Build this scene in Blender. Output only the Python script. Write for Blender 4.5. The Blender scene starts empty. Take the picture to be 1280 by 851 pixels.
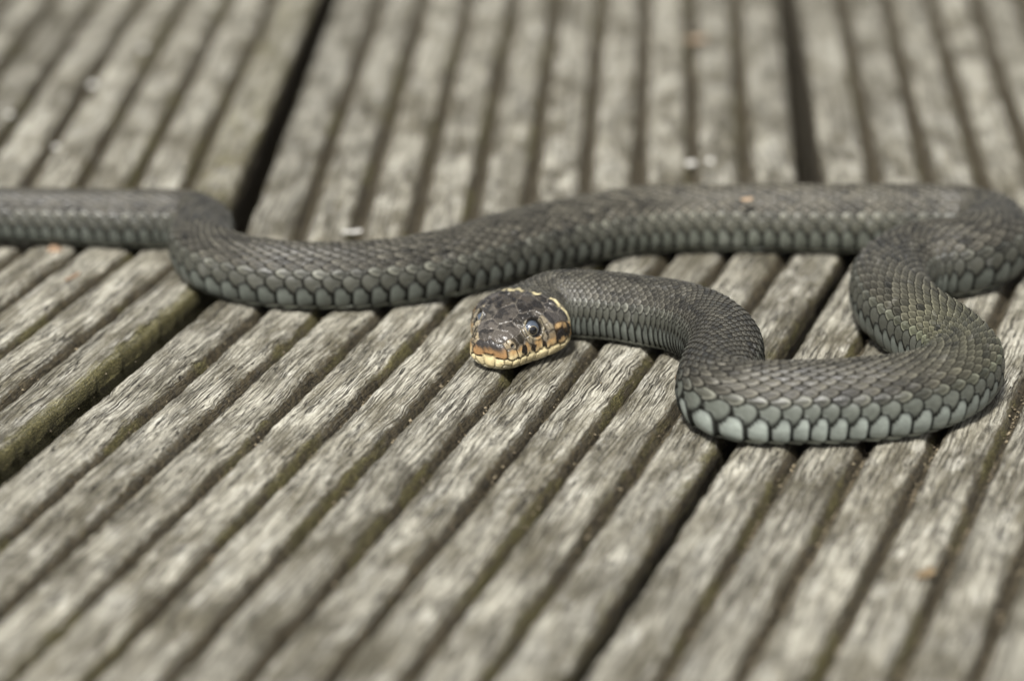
import bpy, math, random
import numpy as np
from mathutils import Vector, Matrix

MM = 0.001
random.seed(4); RNG = np.random.default_rng(11)
scn = bpy.context.scene
COL = scn.collection

# ------------------------------------------------------------------ camera
PITCH = math.radians(21.5)
cam_d = bpy.data.cameras.new("camera")
cam = bpy.data.objects.new("camera", cam_d); COL.objects.link(cam)
cam.location = (0, 0, 0.2546)
cam.rotation_euler = (math.radians(90) - PITCH, 0, 0)
cam_d.sensor_fit = 'HORIZONTAL'; cam_d.sensor_width = 36; cam_d.lens = 108.17
cam_d.clip_start = 0.02; cam_d.clip_end = 100
cam_d.dof.use_dof = True
cam_d.dof.focus_distance = 0.667
cam_d.dof.aperture_fstop = 7.2
scn.camera = cam

# ------------------------------------------------------------------ light
SUN_EL, SUN_AZ = math.radians(52), math.radians(196)      # azimuth clockwise from +Y
w = bpy.data.worlds.new("World"); scn.world = w; w.use_nodes = True
nt = w.node_tree; bg = nt.nodes['Background']
sky = nt.nodes.new('ShaderNodeTexSky'); sky.sky_type = 'NISHITA'; sky.sun_disc = False
sky.sun_elevation = SUN_EL; sky.sun_rotation = SUN_AZ
sky.air_density = 1.0; sky.dust_density = 4.0; sky.ozone_density = 0.6
hs = nt.nodes.new('ShaderNodeHueSaturation'); hs.inputs['Saturation'].default_value = 0.35   # thin cloud: a whiter sky
nt.links.new(sky.outputs[0], hs.inputs['Color']); nt.links.new(hs.outputs[0], bg.inputs[0]); bg.inputs[1].default_value = 0.055
sd = bpy.data.lights.new("sun", 'SUN'); so = bpy.data.objects.new("sun", sd); COL.objects.link(so)
sd.energy = 3.0; sd.angle = math.radians(7); sd.color = (1.0, 0.975, 0.925)
sdir = Vector((math.sin(SUN_AZ) * math.cos(SUN_EL), math.cos(SUN_AZ) * math.cos(SUN_EL), math.sin(SUN_EL)))
so.rotation_euler = sdir.to_track_quat('Z', 'Y').to_euler(); so.location = sdir * 3
scn.view_settings.view_transform = 'Standard'; scn.view_settings.look = 'None'
scn.view_settings.exposure = 1.2; scn.view_settings.gamma = 1.0

# ------------------------------------------------------------------ helpers
def vnoise(x, y, seed=0):
    """value noise in 0..1 on arrays"""
    x = np.asarray(x, float); y = np.asarray(y, float)
    xi = np.floor(x).astype(np.int64); yi = np.floor(y).astype(np.int64)
    fx = x - xi; fy = y - yi
    fx = fx * fx * (3 - 2 * fx); fy = fy * fy * (3 - 2 * fy)
    def hsh(a, b):
        n = (a * 374761393 + b * 668265263 + seed * 974634777) & 0xFFFFFFFF
        n = ((n ^ (n >> 13)) * 1274126177) & 0xFFFFFFFF
        return ((n ^ (n >> 16)) & 0xFFFFFF) / float(0xFFFFFF)
    a = hsh(xi, yi); b = hsh(xi + 1, yi); c = hsh(xi, yi + 1); d = hsh(xi + 1, yi + 1)
    return (a * (1 - fx) + b * fx) * (1 - fy) + (c * (1 - fx) + d * fx) * fy
def fbm(x, y, seed=0, o=3):
    s = 0; a = 0.5; t = 0
    for i in range(o):
        s = s + a * vnoise(x * 2 ** i, y * 2 ** i, seed + i); t += a; a *= 0.5
    return s / t
def sstep(e0, e1, x):
    t = np.clip((x - e0) / (e1 - e0), 0, 1); return t * t * (3 - 2 * t)

def grid_mesh(name, verts, nr, nc, wrap=False, caps=()):
    """verts (nr*nc,3) in metres -> quad grid mesh"""
    me = bpy.data.meshes.new(name)
    i = np.arange(nr - 1)[:, None]; ncell = nc if wrap else nc - 1
    j = np.arange(ncell)[None, :]; j2 = (j + 1) % nc
    q = np.stack([i * nc + j, i * nc + j2, (i + 1) * nc + j2, (i + 1) * nc + j], -1).reshape(-1, 4)
    return quads_mesh(me, verts, q, caps)
def quads_mesh(me, verts, q, caps=()):
    nq = len(q); loops = q.reshape(-1)
    starts = np.arange(nq) * 4; tot = np.full(nq, 4)
    for c in caps:
        starts = np.append(starts, len(loops)); tot = np.append(tot, len(c)); loops = np.append(loops, c)
    me.vertices.add(len(verts)); me.vertices.foreach_set('co', np.ascontiguousarray(verts, np.float32).ravel())
    me.loops.add(len(loops)); me.loops.foreach_set('vertex_index', loops.astype(np.int32))
    me.polygons.add(len(starts)); me.polygons.foreach_set('loop_start', starts.astype(np.int32))
    me.polygons.foreach_set('loop_total', tot.astype(np.int32))
    me.update(calc_edges=True); me.validate()
    me.polygons.foreach_set('use_smooth', np.ones(len(me.polygons), bool))
    return me
def vattr(me, name, arr, kind='FLOAT_VECTOR'):
    a = me.attributes.new(name, kind, 'POINT')
    arr = np.asarray(arr, np.float32)
    if kind == 'FLOAT_COLOR':
        arr = np.concatenate([arr, np.ones((len(arr), 1), np.float32)], 1); a.data.foreach_set('color', arr.ravel())
    else:
        a.data.foreach_set('vector', arr.ravel())
def link(name, data, parent=None, mat=None, **props):
    o = bpy.data.objects.new(name, data); COL.objects.link(o)
    if parent: o.parent = parent
    if mat: data.materials.append(mat)
    for k, v in props.items(): o[k] = v
    return o

class NT:
    def __init__(s, name):
        s.m = bpy.data.materials.new(name); s.m.use_nodes = True
        s.t = s.m.node_tree; s.b = s.t.nodes['Principled BSDF']
    def n(s, typ, **kw):
        n = s.t.nodes.new(typ)
        for k, v in kw.items(): setattr(n, k, v)
        return n
    def l(s, a, b): s.t.links.new(a, b)
    def set(s, inp, v):
        if hasattr(v, 'is_output') or isinstance(v, bpy.types.NodeSocket): s.l(v, inp)
        else: inp.default_value = v
    def math(s, op, a, b=0.0, c=0.0, clamp=False):
        n = s.n('ShaderNodeMath', operation=op, use_clamp=clamp)
        for i, v in enumerate((a, b, c)): s.set(n.inputs[i], v)
        return n.outputs[0]
    def mix(s, f, a, b, blend='MIX'):
        n = s.n('ShaderNodeMix', data_type='RGBA', blend_type=blend)
        s.set(n.inputs[0], f); s.set(n.inputs[6], a if not isinstance(a, tuple) else (*a, 1)); s.set(n.inputs[7], b if not isinstance(b, tuple) else (*b, 1))
        return n.outputs[2]
    def ramp(s, v, lo, hi):
        n = s.n('ShaderNodeMapRange', interpolation_type='SMOOTHSTEP', clamp=True)
        s.set(n.inputs[0], v); n.inputs[1].default_value = lo; n.inputs[2].default_value = hi
        return n.outputs[0]
    def noise(s, vec, scale=1.0, detail=3.0, rough=0.55, dist=0.0):
        n = s.n('ShaderNodeTexNoise'); s.l(vec, n.inputs['Vector'])
        n.inputs['Scale'].default_value = scale; n.inputs['Detail'].default_value = detail
        n.inputs['Roughness'].default_value = rough; n.inputs['Distortion'].default_value = dist
        return n.outputs['Fac']
    def vscale(s, vec, x, y, z):
        n = s.n('ShaderNodeVectorMath', operation='MULTIPLY'); s.l(vec, n.inputs[0]); n.inputs[1].default_value = (x, y, z)
        return n.outputs[0]
    def attr(s, name):
        return s.n('ShaderNodeAttribute', attribute_name=name)

# ------------------------------------------------------------------ materials
def wood_material():
    k = NT("weathered_wood")
    a = k.attr("grain").outputs['Vector']          # x along the plank (mm), y across (mm), z plank number
    wr = k.attr("wear").outputs['Vector']          # x groove depth, y moss, z ridge tone
    sep = k.n('ShaderNodeSeparateXYZ'); k.l(wr, sep.inputs[0])
    groove, moss, tone = sep.outputs
    # slow warp of the fibre direction
    wv = k.noise(k.vscale(a, .035, .10, 3.1), 1.0, 2.0)
    warp = k.math('MULTIPLY', k.math('SUBTRACT', wv, .5), 3.0)
    wv2 = k.noise(k.vscale(a, .22, .25, 5.3), 1.0, 2.0)
    warp2 = k.math('MULTIPLY', k.math('SUBTRACT', wv2, .5), .8)
    sa = k.n('ShaderNodeSeparateXYZ'); k.l(a, sa.inputs[0])
    y2 = k.math('ADD', k.math('ADD', sa.outputs[1], warp), warp2)
    cb = k.n('ShaderNodeCombineXYZ'); k.l(sa.outputs[0], cb.inputs[0]); k.l(y2, cb.inputs[1]); k.l(sa.outputs[2], cb.inputs[2])
    v = cb.outputs[0]
    fibre = k.noise(k.vscale(v, .08, 2.5, 7.7), 1.0, 3.0, .65)       # fibres about .4 mm
    fine = k.noise(k.vscale(v, .4, 5.0, 3.3), 1.0, 2.0, .7)
    crk = k.noise(k.vscale(v, .05, 1.25, 9.1), 1.0, 2.0, .6)
    crack = k.math('ABSOLUTE', k.math('SUBTRACT', crk, .5))
    crack = k.ramp(crack, .028, .004)                                  # thin dark checks
    crmask = k.ramp(k.noise(k.vscale(a, .05, .2, 2.2), 1.0, 2.0), .36, .52)
    crack = k.math('MULTIPLY', crack, crmask)
    blot = k.noise(k.vscale(a, .05, .11, 4.7), 1.0, 4.0, .6)
    blot2 = k.noise(k.vscale(a, .08, .22, 8.7), 1.0, 4.0, .62)
    speck = k.noise(k.vscale(a, 1.6, 2.6, 1.0), 1.0, 2.0, .7)
    c = k.mix(k.ramp(blot, .34, .66), (.145, .131, .090), (.52, .497, .41))
    c = k.mix(k.math('MULTIPLY', k.ramp(blot2, .52, .70), .6), c, (.72, .70, .61))
    c = k.mix(k.math('MULTIPLY', k.ramp(blot2, .47, .30), .45), c, (.10, .09, .06))
    c = k.mix(k.math('MULTIPLY', k.ramp(fibre, .53, .38), .80), c, (.045, .039, .026))
    c = k.mix(k.math('MULTIPLY', k.ramp(fibre, .55, .70), .50), c, (.62, .60, .52))
    c = k.mix(k.math('MULTIPLY', k.ramp(fine, .55, .38), .52), c, (.06, .052, .038))
    c = k.mix(k.math('MULTIPLY', crack, .95), c, (.022, .018, .013))
    c = k.mix(k.math('MULTIPLY', k.ramp(speck, .57, .70), .30), c, (.66, .64, .57))
    c = k.mix(k.math('MULTIPLY', k.ramp(speck, .42, .30), .40), c, (.06, .05, .037))
    lng = k.noise(k.vscale(v, .012, 1.5, 6.1), 1.0, 2.0, .6)               # long grain lines
    c = k.mix(k.math('MULTIPLY', k.ramp(lng, .44, .33), .75), c, (.05, .043, .03))
    tn = k.math('MULTIPLY_ADD', tone, .50, .75)
    vm = k.n('ShaderNodeVectorMath', operation='SCALE'); k.l(c, vm.inputs[0]); k.l(tn, vm.inputs['Scale'])
    c = vm.outputs[0]
    # soil caught in the grooves, darkened further to paint in their shade
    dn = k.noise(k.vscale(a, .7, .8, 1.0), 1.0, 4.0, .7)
    dirt_shade = k.ramp(k.math('ADD', groove, k.math('MULTIPLY', k.math('SUBTRACT', dn, .5), 1.1)), .10, .62)
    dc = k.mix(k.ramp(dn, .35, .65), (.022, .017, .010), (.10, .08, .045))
    c = k.mix(k.math('MULTIPLY', dirt_shade, .9), c, dc)
    # algae on damp edges
    mn = k.noise(k.vscale(a, .12, .35, 2.0), 1.0, 4.0, .65)
    mf = k.ramp(k.math('ADD', moss, k.math('MULTIPLY', k.math('SUBTRACT', mn, .5), 2.4)), .30, 1.05)
    mc = k.mix(k.ramp(speck, .40, .62), (.06, .055, .016), (.25, .225, .085))
    c = k.mix(k.math('MULTIPLY', mf, .62), c, mc)
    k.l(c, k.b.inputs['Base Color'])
    k.b.inputs['Roughness'].default_value = .82
    k.b.inputs['Specular IOR Level'].default_value = .25
    hgt = k.math('ADD', k.math('MULTIPLY', fibre, .55), k.math('MULTIPLY', fine, .28))
    hgt = k.math('ADD', hgt, k.math('MULTIPLY', speck, .22))
    hgt = k.math('SUBTRACT', hgt, k.math('MULTIPLY', crack, .7))
    hgt = k.math('ADD', hgt, k.math('MULTIPLY', k.math('MULTIPLY', k.math('ADD', groove, moss), speck), .6))
    bp = k.n('ShaderNodeBump'); bp.inputs['Strength'].default_value = 1.0; bp.inputs['Distance'].default_value = .0011
    k.l(hgt, bp.inputs['Height']); k.l(bp.outputs[0], k.b.inputs['Normal'])
    return k.m

def snake_material():
    k = NT("snake_skin")
    c = k.attr("skin").outputs['Color']
    tc = k.n('ShaderNodeTexCoord').outputs['Object']
    n1 = k.noise(tc, 900, 3.0, .6); n2 = k.noise(tc, 4200, 2.0, .6)
    f = k.math('MULTIPLY_ADD', n1, .7, .62)
    f = k.math('MULTIPLY', f, k.math('MULTIPLY_ADD', n2, .5, .75))
    vm = k.n('ShaderNodeVectorMath', operation='SCALE'); k.l(c, vm.inputs[0]); k.l(f, vm.inputs['Scale'])
    k.l(vm.outputs[0], k.b.inputs['Base Color'])
    rg = k.attr("gloss").outputs['Vector']
    sp = k.n('ShaderNodeSeparateXYZ'); k.l(rg, sp.inputs[0])
    k.l(k.math('ADD', sp.outputs[0], k.math('MULTIPLY', k.math('SUBTRACT', n2, .5), .25)), k.b.inputs['Roughness'])
    k.l(sp.outputs[1], k.b.inputs['Specular IOR Level'])
    bp = k.n('ShaderNodeBump'); bp.inputs['Strength'].default_value = .5; bp.inputs['Distance'].default_value = .00012
    k.l(n2, bp.inputs['Height']); k.l(bp.outputs[0], k.b.inputs['Normal'])
    return k.m

def simple(name, c1, c2, scale, rough=.7, bump=.0002, spec=.3):
    k = NT(name)
    tc = k.n('ShaderNodeTexCoord').outputs['Object']
    n = k.noise(tc, scale, 4.0, .65)
    k.l(k.mix(k.ramp(n, .32, .68), c1, c2), k.b.inputs['Base Color'])
    k.b.inputs['Roughness'].default_value = rough; k.b.inputs['Specular IOR Level'].default_value = spec
    bp = k.n('ShaderNodeBump'); bp.inputs['Distance'].default_value = bump
    k.l(n, bp.inputs['Height']); k.l(bp.outputs[0], k.b.inputs['Normal'])
    return k.m

WOOD = wood_material(); SKIN = snake_material()
SOIL = simple("dark_soil", (.018, .014, .010), (.06, .048, .032), 90, .95, .004)
JOIST = simple("damp_joist_wood", (.05, .043, .032), (.13, .115, .085), 160, .9, .001)

# ------------------------------------------------------------------ deck
GROUND = link('ground', None and None or bpy.data.meshes.new('ground'), None, SOIL, kind='structure', label='dark bare soil under the wooden deck')
me = GROUND.data
gx = np.linspace(-6, 6, 41); gy = np.linspace(-4, 8, 41)
gv = np.array([(x, y, -.16 + .012 * (vnoise(x * 9, y * 9, 3) - .5)) for y in gy for x in gx])
q = np.array([(i * 41 + j, i * 41 + j + 1, (i + 1) * 41 + j + 1, (i + 1) * 41 + j) for i in range(40) for j in range(40)])
quads_mesh(me, gv, q)

deck = link('deck', None, None, None, kind='structure', label='weathered grey deck of grooved wooden planks')

NRIDGE = 10
def ridge_profile(P, first, last, wf=1.0):
    """(c, z) in mm across one ridge, left wall to right wall"""
    left = [(.32, -4.6), (.42, -3.7), (.66, -2.8), (.98, -1.9), (1.28, -1.15), (1.60, -.62), (2.0, -.25), (2.6, -.06)]
    if first: left = [(.10, -4.6), (.10, -3.9), (.16, -3.2), (.26, -2.2), (.46, -1.35), (.8, -.72), (1.4, -.28), (2.3, -.07)]
    right = [(.32, -4.6), (.42, -3.7), (.66, -2.8), (.98, -1.9), (1.28, -1.15), (1.60, -.62), (2.0, -.25), (2.6, -.06)]
    if last: right = [(.10, -4.6), (.10, -3.9), (.16, -3.2), (.26, -2.2), (.46, -1.35), (.8, -.72), (1.4, -.28), (2.3, -.07)]
    left = [(c * wf, z) for c, z in left]; right = [(c * wf, z) for c, z in right]
    c0 = 2.6 * wf + .6
    top = [(c, -.02 - .12 * (wf - 1) * abs(c / P - .5)) for c in np.linspace(c0, P - c0, 7)]
    return np.array(left + top + [(P - c, z) for c, z in reversed(right)])

def build_plank(O, th, P, u0, u1f, du, pid, mossy, end_dir):
    """O: (x,y) mm of the plank's left edge, th: heading clockwise from +Y, u1f(c): end along the plank for each across position"""
    sx, cx = math.sin(th), math.cos(th)
    W = P * NRIDGE
    def world(u, c, z):
        return np.stack([O[0] + u * sx + c * cx, O[1] + u * cx - c * sx, z], -1) * MM
    # ---- base of the plank
    cs = np.array([.12, .12, 2, W / 2, W - 2, W - .12, W - .12]); zs = np.array([-27., -4.2, -3.9, -3.9, -3.9, -4.2, -27.])
    nu = 90; tt = np.linspace(0, 1, nu)[:, None]
    a, b = (u0(cs), u1f(cs))
    U = a[None] + (b - a)[None] * tt
    # extra rows so the groove floor is not a single flat sheet
    Z = np.repeat(zs[None], nu, 0)
    V = world(U, np.repeat(cs[None], nu, 0), Z).reshape(-1, 3)
    nc = len(cs)
    caps = [np.arange(nc)[::-1], np.arange(nc) + (nu - 1) * nc]
    m = grid_mesh('plank', V, nu, nc, True, caps)
    m.polygons.foreach_set('use_smooth', np.zeros(len(m.polygons), bool))
    g = np.stack([U, np.repeat(cs[None], nu, 0) + np.repeat(-zs[None], nu, 0), np.full_like(U, pid)], -1).reshape(-1, 3)
    vattr(m, 'grain', g)
    mo = np.zeros_like(U); mo[:, -2:] = mossy if end_dir > 0 else .1
    gr = np.repeat(np.array([.7, .7, 1, 1, 1, .7, .7])[None], nu, 0)  # plank sides take the soil colour too, painting shade into the gaps
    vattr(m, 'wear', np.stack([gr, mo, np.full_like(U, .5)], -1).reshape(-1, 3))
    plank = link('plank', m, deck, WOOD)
    # ---- the ridges
    for k in range(NRIDGE):
        pr = ridge_profile(P, k == 0, k == NRIDGE - 1, 1.2 if end_dir > 0 else 1.6)
        c = pr[:, 0] + k * P; z = pr[:, 1]; nc = len(c)
        a, b = u0(c), u1f(c)
        L = float((b - a).max()); nu = int(L / du)
        # keep rows denser where the lens is sharp
        tt = np.linspace(0, 1, nu)[:, None]
        U = a[None] + (b - a)[None] * tt
        C = np.repeat(c[None], nu, 0); Z = np.repeat(z[None], nu, 0)
        sd_ = pid * 31 + k * 7
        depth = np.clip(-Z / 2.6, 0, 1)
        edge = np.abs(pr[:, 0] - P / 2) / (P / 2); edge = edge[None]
        # worn, wandering shoulders; small chips; slightly cupped crown
        sgn = np.sign(c - (k + .5) * P)[None]
        wob = (fbm(U / 9.0, np.where(sgn > 0, 5.3, 1.7) + 0 * U, sd_, 3) - .5) * .8 + (fbm(U / 2.3, np.where(sgn > 0, 9.3, 3.7) + 0 * U, sd_ + 3, 2) - .5) * .7
        C = C + sgn * wob * sstep(.45, .8, edge) * (Z > -4.4)
        chip = sstep(.60, .74, fbm(U / 5.0, C / 3.0, sd_ + 9, 3)) * sstep(.5, .85, edge)
        rel = (fbm(U / 22.0, C / 2.2, sd_ + 1, 3) - .5) * .42 + (fbm(U / 12.0, C / .7, sd_ + 5, 2) - .5) * .22 + (fbm(U / 60., C / 20., sd_ + 2, 2) - .5) * .7
        Z = Z + rel * (1 - depth) - chip * 1.1 * (1 - depth)
        if end_dir:       # softened end grain at the joint
            de = (1 - tt) * L if end_dir > 0 else tt * L
            Z = Z - .9 * np.exp(-de / 1.3) * (1 - depth)
        V = world(U, C, Z).reshape(-1, 3)
        caps = [np.arange(nc)[::-1], np.arange(nc) + (nu - 1) * nc]
        m = grid_mesh('ridge', V, nu, nc, False, caps)
        arc = np.concatenate([[0], np.cumsum(np.hypot(np.diff(pr[:, 0]), np.diff(pr[:, 1])))]) + k * (P + 9)
        vattr(m, 'grain', np.stack([U, np.repeat(arc[None], nu, 0), np.full_like(U, pid * 3.7 + k * .37)], -1).reshape(-1, 3))
        mo = np.zeros_like(U)
        rightside = (c > (k + .55) * P)[None]
        if k == NRIDGE - 1: mo = mossy * np.repeat(sstep(W - 4.5, W - 1.0, c)[None], nu, 0) if end_dir > 0 else .55 * mossy + 0 * U
        else: mo = (.15 + .62 * rightside) * sstep(.05, .5, depth) * sstep(.35, .65, fbm(U / 30., 0 * U + k * 1.7, pid))
        tone = (.5 + .5 * (random.random() - .5)) + 0 * U
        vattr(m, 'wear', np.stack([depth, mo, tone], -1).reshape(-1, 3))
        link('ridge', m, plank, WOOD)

JOINT = 712.5
# near planks (mitred against the far ones at y = JOINT)
th = math.radians(17.9); GAP = 4.4
per = 143.4 * math.cos(th); P = (per - GAP) / NRIDGE
gaps = {-2: 5.8, -1: 2.7}
for kk in range(-3, 3):
    O = (39.7 + kk * 143.4, 569.2)
    s_, c_ = math.sin(th), math.cos(th)
    u0 = lambda c, O=O: (405 - O[1] + c * s_) / c_
    u1 = lambda c, O=O: (JOINT - 1.6 - O[1] + c * s_) / c_
    build_plank(O, th, (per - gaps.get(kk, 4.2)) / NRIDGE, u0, u1, 1.1, 20 + kk, {-2: 1.15, -1: .45, 0: .4}.get(kk, .5), 1)
NEAR = (th, P, GAP)
# far planks
th2 = math.radians(2.9); per2 = 145.3 * math.cos(th2); P2 = (per2 - 5.8) / NRIDGE
for kk in range(-3, 2):
    O = (81.1 + kk * 145.3, 770.2)
    s_, c_ = math.sin(th2), math.cos(th2)
    u0 = lambda c, O=O: (JOINT + 1.6 - O[1] + c * s_) / c_
    u1 = lambda c, O=O: (1330 - O[1] + c * s_) / c_
    build_plank(O, th2, P2, u0, u1, 2.6, 40 + kk, {-2: .95, -1: .3}.get(kk, .4), -1)
# joists carrying the planks
def box_mesh(name, x0, x1, y0, y1, z0, z1):
    bev = 3
    v = []
    for z, o in ((z0, 0), (z1 - bev, 0), (z1, bev)):
        v += [(x0, y0 + o, z), (x1, y0 + o, z), (x1, y1 - o, z), (x0, y1 - o, z)]
    f = [(3, 2, 1, 0), (8, 9, 10, 11)]
    for a in (0, 4):
        for i in range(4): f.append((a + i, a + (i + 1) % 4, a + 4 + (i + 1) % 4, a + 4 + i))
    m = bpy.data.meshes.new(name); m.from_pydata([tuple(c * MM for c in p) for p in v], [], f); m.update(); return m
for y in (455, JOINT - 3, 1120):
    link('joist', box_mesh('joist', -560, 560, y - 35, y + 35, -120, -27.3), deck, JOIST)

# ------------------------------------------------------------------ snake
HY = math.radians(26)                       # the head looks a little left of the lens
SN = np.array([-5.1, 625.6]); HB = np.array([math.sin(HY), math.cos(HY)])   # snout tip, direction backwards
path = [(4.6, 648.0, 7.7), (10.5, 651.2, 7.7), (18, 650.6, 7.75), (24.5, 648.6, 7.83), (30.5, 646.0, 7.91), (36.7, 642.7, 8.05), (42.6, 636.5, 8.16), (45.9, 626.6, 8.23), (45.9, 616.3, 8.2), (43.8, 606.8, 8.17), (43.1, 598.5, 8.25), (45.4, 593.0, 8.35), (51.6, 591.0, 8.49), (59.9, 591.2, 8.57), (70.0, 592.0, 8.58), (80.3, 594.3, 8.53), (89.3, 599.9, 8.43), (95.5, 608.1, 8.36), (97.4, 615.9, 8.36), (95.6, 624.4, 8.38), (91.9, 633.2, 8.48), (88.0, 642.8, 8.59), (86.1, 653.7, 8.72), (87.3, 664.6, 8.75), (91.6, 673.2, 8.94), (98.3, 677.2, 9.08), (106.1, 679.6, 9.01), (112.4, 685.5, 8.89), (115.2, 693.1, 8.79), (114.3, 700.9, 8.68), (107.9, 706.5, 8.36), (97.3, 707.6, 8.18), (79.8, 707.9, 8.08), (60.4, 708.8, 7.99), (41.0, 709.0, 7.9), (27.2, 705.9, 7.97), (11.5, 697.1, 7.97), (0.0, 689.1, 7.99), (-11.3, 680.4, 7.71), (-22.4, 673.7, 7.55), (-35.3, 670.1, 7.52), (-48.2, 669.5, 7.51), (-57.7, 671.6, 7.53), (-65.1, 675.6, 7.48), (-70.0, 680.6, 7.43), (-73.3, 687.9, 7.41), (-74.7, 696.2, 7.30), (-74.8, 703.2, 7.26), (-77.8, 708.9, 7.12), (-84.5, 711.2, 6.95), (-93.0, 711.5, 6.85), (-105.9, 713.2, 6.67), (-126.0, 716.0, 6.3), (-142.3, 718.9, 5.93), (-175, 722, 5.0), (-215, 715, 3.6), (-250, 700, 2.0), (-275, 690, .7)]
pp = [(*(SN + HB * t), 7.7) for t in (0, 4, 8, 12, 16, 19.5)] + [(6.0, 647.6, 7.7)] + path[1:]
pp = np.array(pp)
def catmull(p, n=24):
    out = []
    p = np.vstack([2 * p[0] - p[1], p, 2 * p[-1] - p[-2]])
    for i in range(1, len(p) - 2):
        t = np.linspace(0, 1, n, endpoint=False)[:, None]
        a, b, c, d = p[i - 1], p[i], p[i + 1], p[i + 2]
        out.append(.5 * (2 * b + (c - a) * t + (2 * a - 5 * b + 4 * c - d) * t ** 2 + (3 * b - a - 3 * c + d) * t ** 3))
    return np.vstack(out + [p[-2][None]])
cl = catmull(pp)
def resample(c, step):
    s = np.concatenate([[0], np.cumsum(np.hypot(*np.diff(c[:, :2], axis=0).T))])
    t = np.arange(0, s[-1], step); return np.stack([np.interp(t, s, c[:, i]) for i in range(c.shape[1])], 1), t
cl, _ = resample(cl, .1)
ker = np.exp(-.5 * (np.arange(-90, 91) / 27.) ** 2); ker /= ker.sum()
ext = np.vstack([cl[0] + (cl[0] - cl[1]) * np.arange(90, 0, -1)[:, None], cl, cl[-1] + (cl[-1] - cl[-2]) * np.arange(1, 91)[:, None]])
cl = np.stack([np.convolve(ext[:, i], ker, 'valid') for i in range(3)], 1)
cl, S = resample(cl, .1)
LEN = S[-1]
tg = np.gradient(cl[:, :2], axis=0); tg /= np.linalg.norm(tg, axis=1)[:, None]
kap = ker * 0
def at_s(s):
    x = np.interp(s, S, cl[:, 0]); y = np.interp(s, S, cl[:, 1]); r = np.interp(s, S, cl[:, 2])
    tx = np.interp(s, S, tg[:, 0]); ty = np.interp(s, S, tg[:, 1]); n = np.hypot(tx, ty)
    return x, y, r, tx / n, ty / n

# head outline tables over sqrt(distance from the snout)
def tab(pairs):
    d = np.sqrt(np.array([p[0] for p in pairs])); v = np.array([p[1] for p in pairs], float)
    qd = np.linspace(0, 6.2, 1200); y = np.interp(qd, d, v)
    k2 = np.exp(-.5 * (np.arange(-60, 61) / 18.) ** 2); k2 /= k2.sum()
    ye = np.concatenate([2 * y[0] - y[60:0:-1], y, np.full(60, y[-1])])
    y = np.convolve(ye, k2, 'valid')
    return lambda s: np.interp(np.sqrt(np.maximum(s, 0)), qd, y)
T_B = tab([(0, 0), (.09, 1.9), (.36, 3.4), (1, 4.6), (2.25, 5.5), (4, 6.2), (6.25, 6.9), (9, 8.1), (12, 10.1), (15, 11.3), (17.5, 11.4), (20, 10.0), (22.5, 8.7), (25, 7.9), (30, 7.7), (38.4, 7.8)])
T_T = tab([(0, 4.6), (.09, 5.7), (.36, 6.8), (1, 7.7), (2.25, 8.6), (4, 9.4), (6.25, 10.2), (9, 11.1), (12, 11.8), (15, 12.3), (17.5, 12.5), (20, 12.6), (22.5, 12.9), (25, 13.6), (30, 14.6), (38.4, 14.8)])
T_Z = tab([(0, 4.6), (.09, 3.5), (.36, 2.4), (1, 1.5), (2.25, .8), (4, .45), (6.25, .3), (9, .2), (15, .1), (20, .05), (25, .0), (30, .0), (38.4, 0)])
T_W = tab([(0, 4.6), (1, 4.4), (4, 4.4), (9, 4.8), (15, 5.4), (20, 6.0), (25, 6.6), (30, 7.0), (38.4, 7.0)])
T_N = tab([(0, 2.0), (1, 2.2), (4, 2.5), (9, 2.55), (15, 2.4), (20, 2.3), (25, 2.1), (30, 2.0), (38.4, 2)])

def section(s, th):
    """s, th arrays -> lateral (snake's left is +) and height in mm"""
    r = np.interp(s, S, cl[:, 2])
    f = sstep(27, 36, s)
    B = T_B(s) * (1.04 - .04 * sstep(18, 26, s)) * (1 - f) + r * f
    T = T_T(s) * (1.05 - .05 * sstep(18, 26, s)) * (1 - f) + 1.86 * r * f
    Zb = T_Z(s)
    Wd = T_W(s) * (1 - f) + .88 * r * f
    n = T_N(s) * (1 - f) + 2.0 * f
    nl = n * (1 - f) + 2.5 * f
    sn, cs = np.sin(th), np.cos(th)
    up = cs >= 0
    e = 2 / np.where(up, n, nl)
    lat = B * np.sign(sn) * np.abs(sn) ** e
    z = np.where(up, Wd + (T - Wd) * np.abs(cs) ** e, Wd - (Wd - Zb) * np.abs(cs) ** e)
    return lat, z
def place(s, lat, z):
    x, y, r, tx, ty = at_s(s)
    # snake's left when looking along -tangent (towards the head)
    return np.stack([x + ty * lat, y - tx * lat, z], -1)

# scale pitch along the body, accumulated phase
pit = np.interp(S, [0, 18, 30, 60, 88, 105, 140, 165, 220, 480, LEN], [1.35, 1.45, 1.75, 2.0, 2.8, 3.3, 4.0, 3.3, 3.7, 3.8, 2.0])
ph = np.concatenate([[0], np.cumsum(.1 / pit)[:-1]])
roww = [6, 6, 6, 6.2, 6.6, 7, 7.8, 9.2, 11.2, 15.5, 45]
edges = np.concatenate([[0, 3.0], 3.0 + np.cumsum(roww)])            # degrees from the spine
KM = 11; VM = KM + .5
vedge = np.concatenate([[0], np.arange(.5, VM + .1)])
vfull = np.concatenate([-vedge[:0:-1], vedge]); tfull = np.concatenate([-edges[:0:-1], edges])
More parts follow.
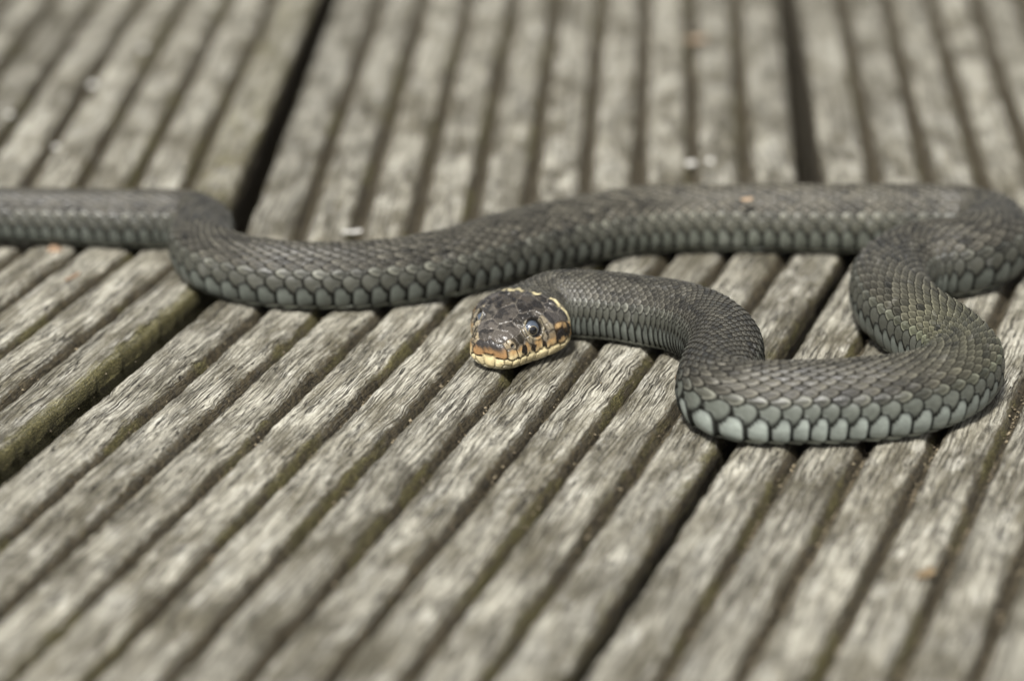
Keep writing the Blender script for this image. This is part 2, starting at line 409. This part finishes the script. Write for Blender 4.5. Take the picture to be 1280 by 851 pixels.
# rows (around)
NU = 288
nd = 244
vv = np.linspace(-VM, VM, nd)
thd = np.interp(vv, vfull, tfull)
ks = np.exp(-.5 * (np.arange(-9, 10) / 3.5) ** 2); ks /= ks.sum()
thd = np.convolve(np.concatenate([thd[0] + (np.arange(-9, 0) * (thd[1] - thd[0])), thd, thd[-1] + np.arange(1, 10) * (thd[-1] - thd[-2])]), ks, 'valid')
tmax = thd[-1]
nb = NU - nd
bel = np.linspace(tmax, 360 - tmax, nb + 2)[1:-1]
TH = np.radians(np.concatenate([thd, bel]))
VV = np.concatenate([vv, np.interp(bel, [tmax, 360 - tmax], [VM, VM + 2])])
# stations (along)
st = [np.linspace(.15, 5.6, 110) ** 2 / 5.6 ** 2 * 26]
s = 26.0; ls = []
while s < LEN - .3:
    p_ = np.interp(s, S, pit)
    ls.append(s); s += p_ / (18 if s < 330 else 13)
ST = np.concatenate([np.unique(np.concatenate([np.linspace(.02, 4, 60) ** 1.0, np.arange(4.07, 26, .115)])), ls])
NV = len(ST)
Sg, Tg = np.meshgrid(ST, TH, indexing='ij'); Vg = np.repeat(VV[None], NV, 0)
lat, hz = section(Sg, Tg)
base = place(Sg, lat, hz)
# normals of the smooth body
du_ = np.gradient(base, axis=0); dv_ = (np.roll(base, -1, 1) - np.roll(base, 1, 1))
nrm = np.cross(dv_, du_); nrm /= np.maximum(np.linalg.norm(nrm, axis=2, keepdims=True), 1e-9)
cen = place(ST, np.zeros(NV), section(ST, np.full(NV, math.pi / 2))[1])[:, None, :]
sg = np.sign((nrm * (base - cen)).sum(2, keepdims=True)); sg[sg == 0] = 1; nrm *= sg

# ---- body scales
A = np.interp(Sg, S, ph); B_ = np.clip(Vg, -VM, VM)
A0 = A.copy()
fj = 1 - sstep(8.5, 11.0, np.abs(B_)) * .7
A = A + (fbm(A0 * .45, B_ * .4 + 40, 51, 2) - .5) * .4 * fj
B_ = np.clip(B_ + (fbm(A0 * .5 + 9, B_ * .45 + 70, 53, 2) - .5) * .35 * fj, -VM, VM)
pl = np.interp(Sg, S, pit)
size = np.clip(pl / 4.3, .2, 1.1) ** .7
H = np.zeros_like(A); Q = np.full_like(A, 1.2); ROW = np.rint(B_); JID = np.zeros_like(A); XA = np.zeros_like(A); XL = np.zeros_like(A)
best = np.full_like(A, -9.0)
EXP = np.array([1.7] * 9 + [1.8, 2.1, 4.0]); HLA = np.array([.64] * 9 + [.62, .57, .50]); HLB = np.array([.84] * 9 + [.84, .80, .59])
for dk in (-1, 0, 1):
    k_ = np.clip(np.rint(B_) + dk, -KM, KM)
    off = np.where(k_ % 2 == 0, 0.0, .5)
    # scales lean a little on the flank
    slant = .10 * np.abs(k_)
    a0 = A - off - slant * 0
    for dj in (-1, 0, 1):
        j = np.rint(a0) + dj
        la = (a0 - j); lb = (B_ - k_)
        ki = np.abs(k_).astype(int)
        ex = EXP[ki]; qn = (np.abs((la + .04) / HLA[ki]) ** ex + np.abs(lb / HLB[ki]) ** ex) ** (1 / ex)
        hh = .18 * (la + .62) + np.where(ki > 9, .045, .085) * (1 - np.clip(qn, 0, 1) ** 2.2)
        ok = qn < 1
        take = ok & (hh > best)
        best = np.where(take, hh, best); Q = np.where(take, qn, Q); ROW = np.where(take, k_, ROW); JID = np.where(take, j + off, JID); XA = np.where(take, lb, XA); XL = np.where(take, la, XL)
H = np.where(best > -5, best, 0.0)
keel = np.exp(-(XA / .10) ** 2) * (np.abs(ROW) < 10) * (Q < .93) * .035
H = (H + keel) * 3.9 * size * (.75 + .25 * sstep(60, 100, Sg))                       # mm
belly = (Vg > VM)
HB_ = ((A0 + .25) % 1.0) * .5 * size
H = np.where(belly, HB_, H)
edge_soft = sstep(.80, 1.0, Q)
rnd = vnoise(JID * 7.13 + .5, ROW * 3.77 + .5, 5)
rnd2 = vnoise(JID * 3.13 + 9.5, ROW * 5.77 + .5, 8)
# colours
def C3(r, g, b): return np.array([r, g, b])
ab = np.abs(ROW) - 2
dors = C3(.041, .038, .029); mid = C3(.053, .053, .042); low = C3(.075, .082, .070); pale = C3(.28, .31, .28)
front = np.exp(-((Sg - 122) / 42) ** 2)
olive = np.exp(-((Sg - 178) / 22) ** 2)
tan_ = np.exp(-((Sg - 335) / 45) ** 2)
w9 = (ab >= 8.5); w8 = (ab >= 7.5) & ~w9; w7 = (ab >= 6.5) & (ab < 7.5)
pf = .06 + .86 * front
col = np.empty(Sg.shape + (3,)); col[:] = dors
col[w7] = mid
def lerp(a, b, t): return a * (1 - t[..., None]) + b * t[..., None]
col = np.where(w8[..., None], lerp(mid[None, None], (low * 1.35)[None, None], pf), col)
col = np.where(w9[..., None], lerp(low[None, None] * .95, pale[None, None], pf), col)
col = lerp(col, col * C3(1.25, 1.30, 1.0), olive * .8 * (ab < 7.5))
col = lerp(col, col * C3(1.35, 1.32, 1.22) + .008, tan_ * .8)
col *= np.where(ab > 7.5, .86 + .24 * rnd, .60 + .80 * rnd)[..., None]
col *= (.80 + .40 * fbm(Sg / 14., Tg * 1.2, 91, 3))[..., None]
bl = sstep(.55, .85, rnd2) * (ab < 7.5); col = lerp(col, col * .45, bl)
# every scale: darker root, paler tip, fine lengthwise streaks, a few scuffs
col *= (.80 + .42 * sstep(-.35, .5, XL) * np.where(ab > 7.5, .55, 1))[..., None]
col *= (.86 + .28 * vnoise(XA * 16 + ROW * 31, A0 * 1.7, 97))[..., None]
scuff = sstep(.70, .80, fbm(A0 * 1.3, B_ * .9 + 20, 98, 3)); col = lerp(col, col * 1.2 + .035, scuff * .7)
# free rim of dorsal scales is paler, skin between scales is blackish
rim = sstep(.50, .70, Q) * (1 - sstep(.74, .86, Q))
col = lerp(col, col * 2.2 + .018, rim * (ab < 7.5) * .9)
col = lerp(col, col * 0 + C3(.007, .0065, .0055), sstep(np.where(ab > 7.5, .70, .72), np.where(ab > 7.5, .88, .90), Q) * np.where(ab > 6.5, .97, .95))
vent = lerp(C3(.26, .28, .25)[None, None] + 0 * col, C3(.05, .05, .05)[None, None] + 0 * col, sstep(.80, .98, (A + .25) % 1.0))
col = np.where(belly[..., None], vent, col)
sheen = fbm(Sg / 11., Tg * 1.1, 95, 2)
gapm = sstep(np.where(ab > 7.5, .70, .72), np.where(ab > 7.5, .88, .90), Q) * ~belly
gloss = np.full(Sg.shape, .30) + .22 * rnd - .16 * (sheen - .5) + .4 * gapm
spec = np.full(Sg.shape, .45) * (1 - .95 * gapm)

# ---- head shields
hm = ST < 27.0
nh = int(hm.sum())
plates = []          # (id, kind, [(t, theta deg)...])
def plate(kind, *pts, mirror=True):
    plates.append((kind, [(t, a) for t, a in pts]))
    if mirror: plates.append((kind, [(t, -a) for t, a in pts]))
plate('rostral', (.25, 0), (.3, 50), (.3, -50), (.34, 72), (.34, -72), mirror=False)
plate('mental', (.17, 180), mirror=False)
plate('top', (2.2, 14), (2.5, 24)); plate('top', (4.4, 14), (4.6, 30))
plate('top', (7.2, 0), (8.6, 0), (10.0, 0), mirror=False)
plate('brow', (7.5, 30), (9.0, 32), (10.4, 31))
plate('crown', (12.2, 12), (14, 15), (15.8, 13), (13.2, 24))
plate('nasal', (2.0, 52), (2.6, 58)); plate('loreal', (4.4, 56)); plate('ocular', (6.2, 54)); plate('ocular', (6.4, 68))
plate('ocular', (10.9, 50)); plate('ocular', (11.0, 62)); plate('ocular', (10.6, 73))
plate('temple', (13.4, 48), (14.2, 52)); plate('temple', (16.2, 38)); plate('temple', (16.6, 56), (17.4, 60)); plate('crown', (17.6, 18)); plate('temple', (18.6, 36)); plate('cheek', (14.0, 68), (15.0, 72))
for t in (1.5, 3.4, 5.6, 8.2, 11.0, 14.2, 17.4): plate('lip', (t, 76), (t + .1, 87))
for t, a in ((.45, 135), (1.1, 114), (2.5, 109), (4.3, 107), (6.6, 106), (9.2, 106), (12.2, 106), (15.6, 106), (18.6, 106)): plate('jaw', (t, a))
for t in (1.3, 3.6, 6.6, 10, 14, 18): plate('chin', (t, 136)); plate('chin', (t + .6, 162))
for t in (20.2, 22.4): plate('nape', (t, 8)); plate('nape', (t, 24)); plate('nape', (t, 42)); plate('collar', (t, 60)); plate('collar', (t, 78)); plate('collar', (t, 98))
seeds = []; sid = []
for i, (kd, pts) in enumerate(plates):
    for t, a in pts:
        la, z_ = section(np.array([t]), np.array([math.radians(a)])); seeds.append((t, la[0], z_[0])); sid.append(i)
seeds = np.array(seeds); sid = np.array(sid)
kinds = [p[0] for p in plates]
loc = np.stack([Sg[:nh], lat[:nh], hz[:nh]], -1)
wob_ = np.stack([vnoise(loc[..., 0] * 1.1 + i * 9, loc[..., 1] * 1.1 + loc[..., 2] * .7, 60 + i) - .5 for i in range(3)], -1) * .35
D = np.linalg.norm((loc + wob_)[:, :, None, :] - seeds[None, None], axis=-1)
pd = np.full(D.shape[:2] + (len(plates),), 99.0)
for i in range(len(plates)): pd[..., i] = D[..., sid == i].min(-1)
order = np.argpartition(pd, 1, axis=-1)[..., :2]
d01 = np.take_along_axis(pd, order, -1)
sw = d01[..., 0] > d01[..., 1]
i1 = np.where(sw, order[..., 1], order[..., 0]); i2 = np.where(sw, order[..., 0], order[..., 1])
seam = np.abs(d01[..., 0] - d01[..., 1]) * .5
KD = np.array(kinds)
k1 = KD[i1]; k2 = KD[i2]
prand = RNG.random(len(plates))[i1]
pal = dict(rostral=(.30, .175, .08), mental=(.60, .50, .28), top=(.048, .043, .038), brow=(.040, .036, .031), crown=(.024, .021, .018), nasal=(.20, .16, .10), loreal=(.16, .135, .09), ocular=(.20, .17, .12),
           temple=(.035, .032, .030), cheek=(.38, .25, .115), lip=(.52, .34, .15), jaw=(.66, .56, .33), chin=(.58, .52, .36), nape=(.03, .028, .026), collar=(.045, .04, .034))
hc = np.zeros(k1.shape + (3,))
for kd, c in pal.items(): hc[k1 == kd] = c
hc *= (.78 + .44 * prand)[..., None]
lt = loc[..., 0]; ll = loc[..., 1]; lz = loc[..., 2]
mot = fbm(lt * 1.3, ll * 1.3 + lz, 21, 3)
# rostral: blackish cap
ros = k1 == 'rostral'
hc = np.where((ros)[..., None], lerp(hc, hc * 0 + C3(.03, .027, .025), sstep(5.2, 6.7, lz + (mot - .5) * 1.6)), hc)
hc = np.where(ros[..., None], lerp(C3(.50, .36, .18) + 0 * hc, hc, sstep(3.2, 4.6, lz + (mot - .5) * 1.2)), hc)
# lips: rusty above, cream below, black bars on the hind seams
lip = k1 == 'lip'
hc = np.where(lip[..., None], lerp(C3(.62, .52, .30) + 0 * hc, C3(.33, .21, .095) + 0 * hc, sstep(3.4, 6.0, lz + (mot - .5) * 2.0)), hc)
bar = lip & ((k2 == 'lip') | (k2 == 'cheek')) & (lt > 3.6)
bw = np.clip((lz - 2.7) / 1.8, .36, 1) * 1.1
hc = np.where(bar[..., None], lerp(hc, hc * 0 + C3(.014, .012, .011), 1 - sstep(bw * .7, bw, seam + (mot - .5) * .35)), hc)
lipup = lip & (k2 != 'lip') & (k2 != 'jaw') & (k2 != 'cheek')
hc = np.where(lipup[..., None], lerp(hc, hc * 0 + C3(.10, .085, .06), 1 - sstep(.1, .8, seam)), hc)
# cheek band behind the lips
ck = (k1 == 'cheek')
hc = np.where(ck[..., None], lerp(hc, C3(.03, .02, .015) + 0 * hc, 1 - sstep(.15, .55, seam + (mot - .5) * .5)), hc)
# mottled olive wear on face plates
fc = np.isin(k1, ['nasal', 'loreal', 'ocular'])
hc = np.where(fc[..., None], lerp(hc, hc * .15, sstep(.47, .60, mot)), hc)
cw = np.isin(k1, ['top', 'brow', 'crown', 'temple'])
mo2 = fbm(lt * .7 + 5, ll * .7 + lz * .5, 61, 2)
hc = np.where(cw[..., None], lerp(hc * .60, hc * 1.35 + C3(.010, .008, .005), sstep(.35, .65, mo2)), hc)
# yellow collar rim: narrow on top, broader at the jaw
cr = np.exp(-((lt - (19.2 + .35 * np.sin(ll * 2.1))) / (.42 + .35 * sstep(6, 10.5, np.abs(ll)))) ** 2) * sstep(.2, 1.6, np.abs(ll)) * sstep(.36, .50, fbm(lt * .5 + 3, ll * .8, 44, 2))
cr = np.where(lz < 4.2, 0, cr)
hc = lerp(hc, hc * 0 + C3(.70, .60, .33), np.clip(cr * 1.1, 0, 1) * np.where(ll > 2.5, .9, .5))
sc_dark = np.isin(k1, ['lip', 'jaw', 'mental', 'rostral', 'chin', 'cheek'])
jw = np.isin(k1, ['jaw', 'mental', 'chin'])
seamw = (1 - sstep(np.where(sc_dark, .07, .05), np.where(sc_dark, .18, .15), seam)) * np.where(jw, .72, 1)
hc = lerp(hc, hc * 0 + C3(.012, .009, .006), (((k1 == 'lip') | (k1 == 'rostral')) & ((k2 == 'jaw') | (k2 == 'mental')) | ((k2 == 'lip') | (k2 == 'rostral')) & ((k1 == 'jaw') | (k1 == 'mental'))) * (1 - sstep(.12, .26, seam)))
hc = lerp(hc, np.where(sc_dark[..., None], C3(.02, .014, .008), C3(.125, .112, .095)), seamw * np.where(sc_dark, .95, .75))
mouth = (((k1 == 'lip') | (k1 == 'rostral')) & ((k2 == 'jaw') | (k2 == 'mental'))) | (((k2 == 'lip') | (k2 == 'rostral')) & ((k1 == 'jaw') | (k1 == 'mental')))
hh_ = -.14 * (1 - sstep(.03, .22, seam)) + .05 * sstep(.1, 1.0, seam) - .22 * mouth * (1 - sstep(.05, .28, seam))
hh_ += np.where(np.isin(k1, ['temple', 'crown', 'nape', 'brow', 'ocular', 'nasal', 'loreal']), (fbm(lt * 1.2, ll * 1.2 + lz * .7, 33, 3) - .5) * .62, (fbm(lt * 1.6, ll * 1.6 + lz, 35, 3) - .5) * .26)
# nostrils and eye sockets
EYES = []
for sgn in (1, -1):
    la, z_ = section(np.array([2.1]), np.array([math.radians(58 * sgn)])); npos = np.array([2.1, la[0], z_[0]])
    dn = np.linalg.norm(loc - npos, axis=-1); f_ = 1 - sstep(.25, .6, dn)
    hh_ -= .5 * f_; hc = lerp(hc, hc * 0 + C3(.008, .007, .006), f_)
    la, z_ = section(np.array([8.5]), np.array([math.radians(54 * sgn)])); epos = np.array([8.5, la[0], z_[0]])
    de = np.linalg.norm((loc - epos) * np.array([1.12, 1, 1]), axis=-1)
    hh_ += -1.0 * (1 - sstep(1.2, 2.0, de)) + .34 * np.exp(-((de - 2.35) / .35) ** 2)
    hh_ += .85 * np.exp(-((de - 2.3) / .65) ** 2) * sstep(.5, 1.5, lz - epos[2])      # brow
    hc = lerp(hc, hc * 0 + C3(.012, .011, .010), 1 - sstep(1.9, 2.2, de))
    ringl = np.exp(-((de - 2.45) / .22) ** 2) * (lz < epos[2] + 1.2)
    hc = lerp(hc, hc * 0 + C3(.26, .225, .15), ringl * .6)
    EYES.append((sgn, epos))
blend = sstep(18.6, 20.0, lt)[..., None]
pole = sstep(.02, .5, lt)
col[:nh] = lerp(hc, col[:nh], blend[..., 0])
# keep the pale collar over the first small scales
col[:nh] = lerp(col[:nh], col[:nh] * 0 + C3(.62, .54, .32), np.clip(cr, 0, 1) * np.where(ll > 2.5, .75, .35))
H[:nh] = hh_ * (1 - blend[..., 0]) * (.3 + .7 * pole) + H[:nh] * blend[..., 0]
spec[:nh] = .40 * (1 - seamw * .5) * (1 - blend[..., 0]) + spec[:nh] * blend[..., 0]
gloss[:nh] = lerp(np.full(lt.shape + (1,), .25), gloss[:nh][..., None], blend[..., 0])[..., 0]
# wrinkles where the skin is squeezed on tight bends and slow unevenness
H += (fbm(Sg / 9., Tg * 1.5, 77, 2) - .5) * .5 * sstep(24, 40, Sg)
hd = np.unwrap(np.arctan2(tg[:, 1], tg[:, 0])); kap = np.gradient(hd, S); kap = np.convolve(kap, np.ones(31) / 31, 'same')
inner = np.clip(np.interp(Sg, S, kap) * -lat, 0, 1)
H += (fbm(A0 * 1.1, B_ * .22, 81, 2) - .5) * .55 * sstep(.25, .8, inner) * sstep(30, 45, Sg)
fin = base + nrm * H[..., None]
fin[..., 2] = np.maximum(fin[..., 2], .12)
V = fin.reshape(-1, 3) * MM
caps = [np.arange(NU)[::-1], np.arange(NU) + (NV - 1) * NU]
snake = link('grass_snake', None, None, None, label='dark grey grass snake lying in curves across the wooden deck', category='snake')
snake.location = (0, .64, 0)
V[:, 1] -= .64
bm_ = grid_mesh('body', V, NV, NU, True, caps)
vattr(bm_, 'skin', col.reshape(-1, 3), 'FLOAT_COLOR')
vattr(bm_, 'gloss', np.stack([gloss, spec, spec], -1).reshape(-1, 3))
body = link('body', bm_, snake, SKIN)
print('snake verts', len(V), 'length', LEN)

# ---- eyes
def eye_material():
    k = NT("snake_eye")
    tc = k.n('ShaderNodeTexCoord').outputs['Object']
    n = k.noise(tc, 1800, 3, .6)
    k.l(k.mix(n, (.03, .04, .055), (.075, .09, .115)), k.b.inputs['Base Color'])
    k.b.inputs['Roughness'].default_value = .12; k.b.inputs['Specular IOR Level'].default_value = .8
    k.b.inputs['Coat Weight'].default_value = .8; k.b.inputs['Coat Roughness'].default_value = .04
    return k.m
def flat_material(name, c, rough, coat=0):
    k = NT(name); tc = k.n('ShaderNodeTexCoord').outputs['Object']; n = k.noise(tc, 3000, 2, .6)
    k.l(k.mix(n, tuple(x * .8 for x in c), tuple(x * 1.2 for x in c)), k.b.inputs['Base Color'])
    k.b.inputs['Roughness'].default_value = rough; k.b.inputs['Coat Weight'].default_value = coat; return k.m
EYEM = eye_material(); PUP = flat_material("pupil_black", (.004, .004, .005), .08, 1); GOLD = flat_material("iris_gold", (.17, .14, .085), .3, .6)
def cap_mesh(name, r, a0, a1, n=40, m=10):
    """band of a sphere around +Z between polar angles a0..a1"""
    v = []; f = []
    for i in range(m + 1):
        a = a0 + (a1 - a0) * i / m
        for j in range(n):
            b = 2 * math.pi * j / n; v.append((r * math.sin(a) * math.cos(b), r * math.sin(a) * math.sin(b), r * math.cos(a)))
    for i in range(m):
        for j in range(n): f.append((i * n + j, i * n + (j + 1) % n, (i + 1) * n + (j + 1) % n, (i + 1) * n + j)[::-1])
    me = bpy.data.meshes.new(name); me.from_pydata([tuple(x * MM for x in p) for p in v], [], [q[::-1] for q in f]); me.update()
    for p in me.polygons: p.use_smooth = True
    return me
for sgn, ep in EYES:
    # outward direction in head space: sideways, a little forward and up
    d = np.array([-.30, sgn * .86, .32]); d /= np.linalg.norm(d)
    c = ep - d * (1.38 if sgn > 0 else 1.62)
    d = np.array([-.66, sgn * .70, .14]); d /= np.linalg.norm(d)
    P0 = place(np.array([c[0]]), np.array([c[1]]), np.array([c[2]]))[0]
    P1 = place(np.array([c[0] + d[0] * .5]), np.array([c[1] + d[1] * .5]), np.array([c[2] + d[2] * .5]))[0]
    dirw = Vector(P1 - P0).normalized()
    e = link('eye', cap_mesh('eye', 2.05, .001, math.pi - .001, 48, 28), snake, EYEM)
    e.location = (P0[0] * MM, P0[1] * MM - .64, P0[2] * MM)
    e.rotation_euler = dirw.to_track_quat('Z', 'Y').to_euler()
    link('pupil', cap_mesh('pupil', 2.062, .001, .46), e, PUP)
    link('iris_ring', cap_mesh('iris_ring', 2.07, .46, .54, 40, 3), e, GOLD)

# ------------------------------------------------------------------ small things on the deck
def rock_mesh(name, rx, ry, rz, seed, sub=2, rough=.25):
    import bmesh
    b = bmesh.new(); bmesh.ops.create_icosphere(b, subdivisions=sub, radius=1)
    for v in b.verts:
        n = v.co.normalized()
        k = 1 + rough * (vnoise(n.x * 1.7 + seed, n.y * 1.7 + n.z * 2.3 + seed, seed) - .5) * 2
        v.co = Vector((n.x * rx * k, n.y * ry * k, n.z * rz * k)) * MM
    me = bpy.data.meshes.new(name); b.to_mesh(me); b.free()
    for p in me.polygons: p.use_smooth = True
    return me
STONE = simple("pale_stone", (.22, .20, .16), (.46, .43, .36), 700, .8, .0002)
RUST = simple("rusty_stone", (.14, .09, .055), (.30, .21, .14), 600, .8, .0002)
WHITE = simple("white_glint_flake", (.40, .39, .35), (.60, .59, .55), 500, .55, .0001, .5)  # pale flake and fibre, and the blobs standing in for glints
LEAF = simple("dry_leaf_brown", (.11, .08, .045), (.22, .16, .09), 500, .75, .0002)
TAN = simple("tan_flake", (.22, .16, .10), (.36, .27, .19), 600, .7, .0002)
def flake_mesh(name, l, wd, seed, curl=.5):
    """thin curled chip with an uneven outline and real thickness"""
    rg = random.Random(seed); n = 9; m = 5; top = []; 
    for i in range(n):
        t = i / (n - 1); half = wd / 2 * (math.sin(math.pi * (.12 + .76 * t)) ** .7) * (1 + .35 * (rg.random() - .5))
        for j in range(m):
            y = -half + 2 * half * j / (m - 1)
            top.append(((t - .5) * l, y, curl * ((t - .5) ** 2 * 2 + (y / wd) ** 2) + .12 * rg.random()))
    th_ = .28; v = top + [(x, y, z - th_) for x, y, z in top]; o = n * m; f = []
    for i in range(n - 1):
        for j in range(m - 1):
            a = i * m + j; f.append((a, a + m, a + m + 1, a + 1)); f.append((o + a, o + a + 1, o + a + m + 1, o + a + m))
    ring = [j for j in range(m)] + [i * m + m - 1 for i in range(1, n)] + [(n - 1) * m + j for j in range(m - 2, -1, -1)] + [i * m for i in range(n - 2, 0, -1)]
    for a, b in zip(ring, ring[1:] + ring[:1]): f.append((a, b, o + b, o + a))
    me = bpy.data.meshes.new(name); me.from_pydata([tuple(c * MM for c in p) for p in v], [], f); me.update()
    for p in me.polygons: p.use_smooth = True
    return me
def thing(name, mesh, mat, loc, label, cat, rot=(0, 0, 0), group=None):
    o = link(name, mesh, None, mat, label=label, category=cat)
    o.location = tuple(c * MM for c in loc); o.rotation_euler = rot
    if group: o['group'] = group
    return o
thing('pebble', rock_mesh('pebble', 1.7, 1.5, 1.3, 3), STONE, (74.4, 649.2, -2.6), 'small pale round pebble lodged in a groove beside the snake', 'pebble')
thing('pebble', rock_mesh('pebble', 1.1, 1.0, .9, 5), STONE, (77.4, 652.2, -2.9), 'tiny grey pebble just behind the pale round pebble in the groove', 'pebble')
thing('pebble', rock_mesh('pebble', 2.0, 1.8, 1.5, 8), RUST, (-111.5, 706.5, -.3), 'rust brown pebble under the tail at the left edge', 'pebble')
thing('seed', rock_mesh('seed', 1.0, .9, .8, 2), TAN, (35.9, 611.0, 5.4), 'tiny pinkish tan seed stuck to the neck bend', 'seed')
thing('leaf_fragment', flake_mesh('leaf_fragment', 5.0, 2.4, 4, .6), LEAF, (78.2, 524.8, .6), 'brown dry leaf fragment on the deck in the right foreground', 'leaf', (0, 0, .9))
thing('bark_flake', flake_mesh('bark_flake', 3.0, 1.4, 6, .3), TAN, (56.4, 699.5, 15.4), 'small tan flake lying on the back of the far body', 'flake', (.35, 0, .4))
thing('pale_flake', flake_mesh('pale_flake', 5.0, 1.8, 9, .5), WHITE, (-39.5, 718.5, .5), 'pale flake on the deck just behind the left body curve', 'flake', (0, 0, .2))
thing('plant_fibre', flake_mesh('plant_fibre', 2.6, .45, 12, .3), WHITE, (83.2, 640.2, 12.9), 'tiny white fibre stuck on the coiled middle of the body', 'fibre', (.5, .2, -.5))
thing('twig', flake_mesh('twig', 6.0, 1.0, 14, .5), RUST, (-104.5, 686.5, .4), 'short brown twig bit on the planks below the tail', 'twig', (0, 0, 1.1))
for i, (x, y, s_, lab) in enumerate([(-119.6, 845, 2.0, 'largest white fleck standing in for a glint, far left on the blurred planks'), (-122.4, 787, 1.5, 'white fleck standing in for a glint just above the tail at far left'), (-139.2, 816, 2.0, 'pale fleck standing in for a glint at the left edge of the blurred planks'),
                                     (47.2, 773.0, 2.1, 'left one of two white flecks standing in for glints behind the far body'), (52.4, 775, 1.8, 'right one of two white flecks standing in for glints behind the far body'), (-109.5, 883, 1.7, 'faint white fleck standing in for a glint high up on the left blurred planks')]):
    thing('white_glint_flake', rock_mesh('white_glint_flake', s_ * .72, s_ * .6, s_ * .35, 20 + i, 2, .4), WHITE, (x, y, .3), lab, 'fleck', (0, 0, i * 1.3), 'white flecks standing in for glints on the far planks')  # white blobs added in place of out-of-focus glints on the wood
thing('leaf_fragment', flake_mesh('leaf_fragment', 6.5, 4, 31, .9), TAN, (55.1, 890.6, .5), 'blurred tan leaf fragment far up between the planks', 'leaf', (0, 0, .3))

# soil crumbs in the grooves
def crumbs():
    th, P, G = NEAR; s_, c_ = math.sin(th), math.cos(th)
    oct_ = np.array([(1, 0, 0), (-1, 0, 0), (0, 1, 0), (0, -1, 0), (0, 0, 1), (0, 0, -1)], float)
    tri = np.array([(0, 2, 4), (2, 1, 4), (1, 3, 4), (3, 0, 4), (2, 0, 5), (1, 2, 5), (3, 1, 5), (0, 3, 5)])
    vs = []; fs = []; n = 0; rg = np.random.default_rng(5); tones = []
    for kk in range(-2, 2):
        O = (39.7 + kk * 143.4, 569.2)
        for k in range(1, NRIDGE):
            for _ in range(190):
                u = rg.uniform(-85, 150)
                if vnoise(u / 14., k * 3.3 + kk * 7.7, 12) < .38: continue
                c = k * P + rg.normal(0, .55); side = abs(c - k * P)
                r = rg.uniform(.16, .52); z = -3.75 + max(0, side - .40) * 2.6 + r * .5
                if O[1] + u * c_ - c * s_ > JOINT - 3: continue
                p = np.array([O[0] + u * s_ + c * c_, O[1] + u * c_ - c * s_, z])
                vs.append(p + oct_ * r * rg.uniform(.55, 1.25, (6, 3))); fs.append(tri + n); n += 6; tones += [rg.random()] * 6
    for _ in range(900):                                   # loose grit on the ridge tops
        p = np.array([rg.uniform(-170, 170), rg.uniform(470, 700), 0.0]); r = rg.uniform(.08, .26)
        if vnoise(p[0] / 25., p[1] / 25., 19) < .4: continue
        p[2] = r * .3 - .05
        vs.append(p + oct_ * r * rg.uniform(.55, 1.25, (6, 3))); fs.append(tri + n); n += 6
    me = bpy.data.meshes.new('soil_crumbs'); me.from_pydata((np.vstack(vs) * MM).tolist(), [], np.vstack(fs).tolist()); me.update()
    return me
CR = simple("soil_crumb", (.05, .04, .026), (.24, .20, .135), 260, .95, .0001)
link('soil_crumbs', crumbs(), None, CR, kind='stuff', label='brown soil crumbs caught in the plank grooves', category='soil')
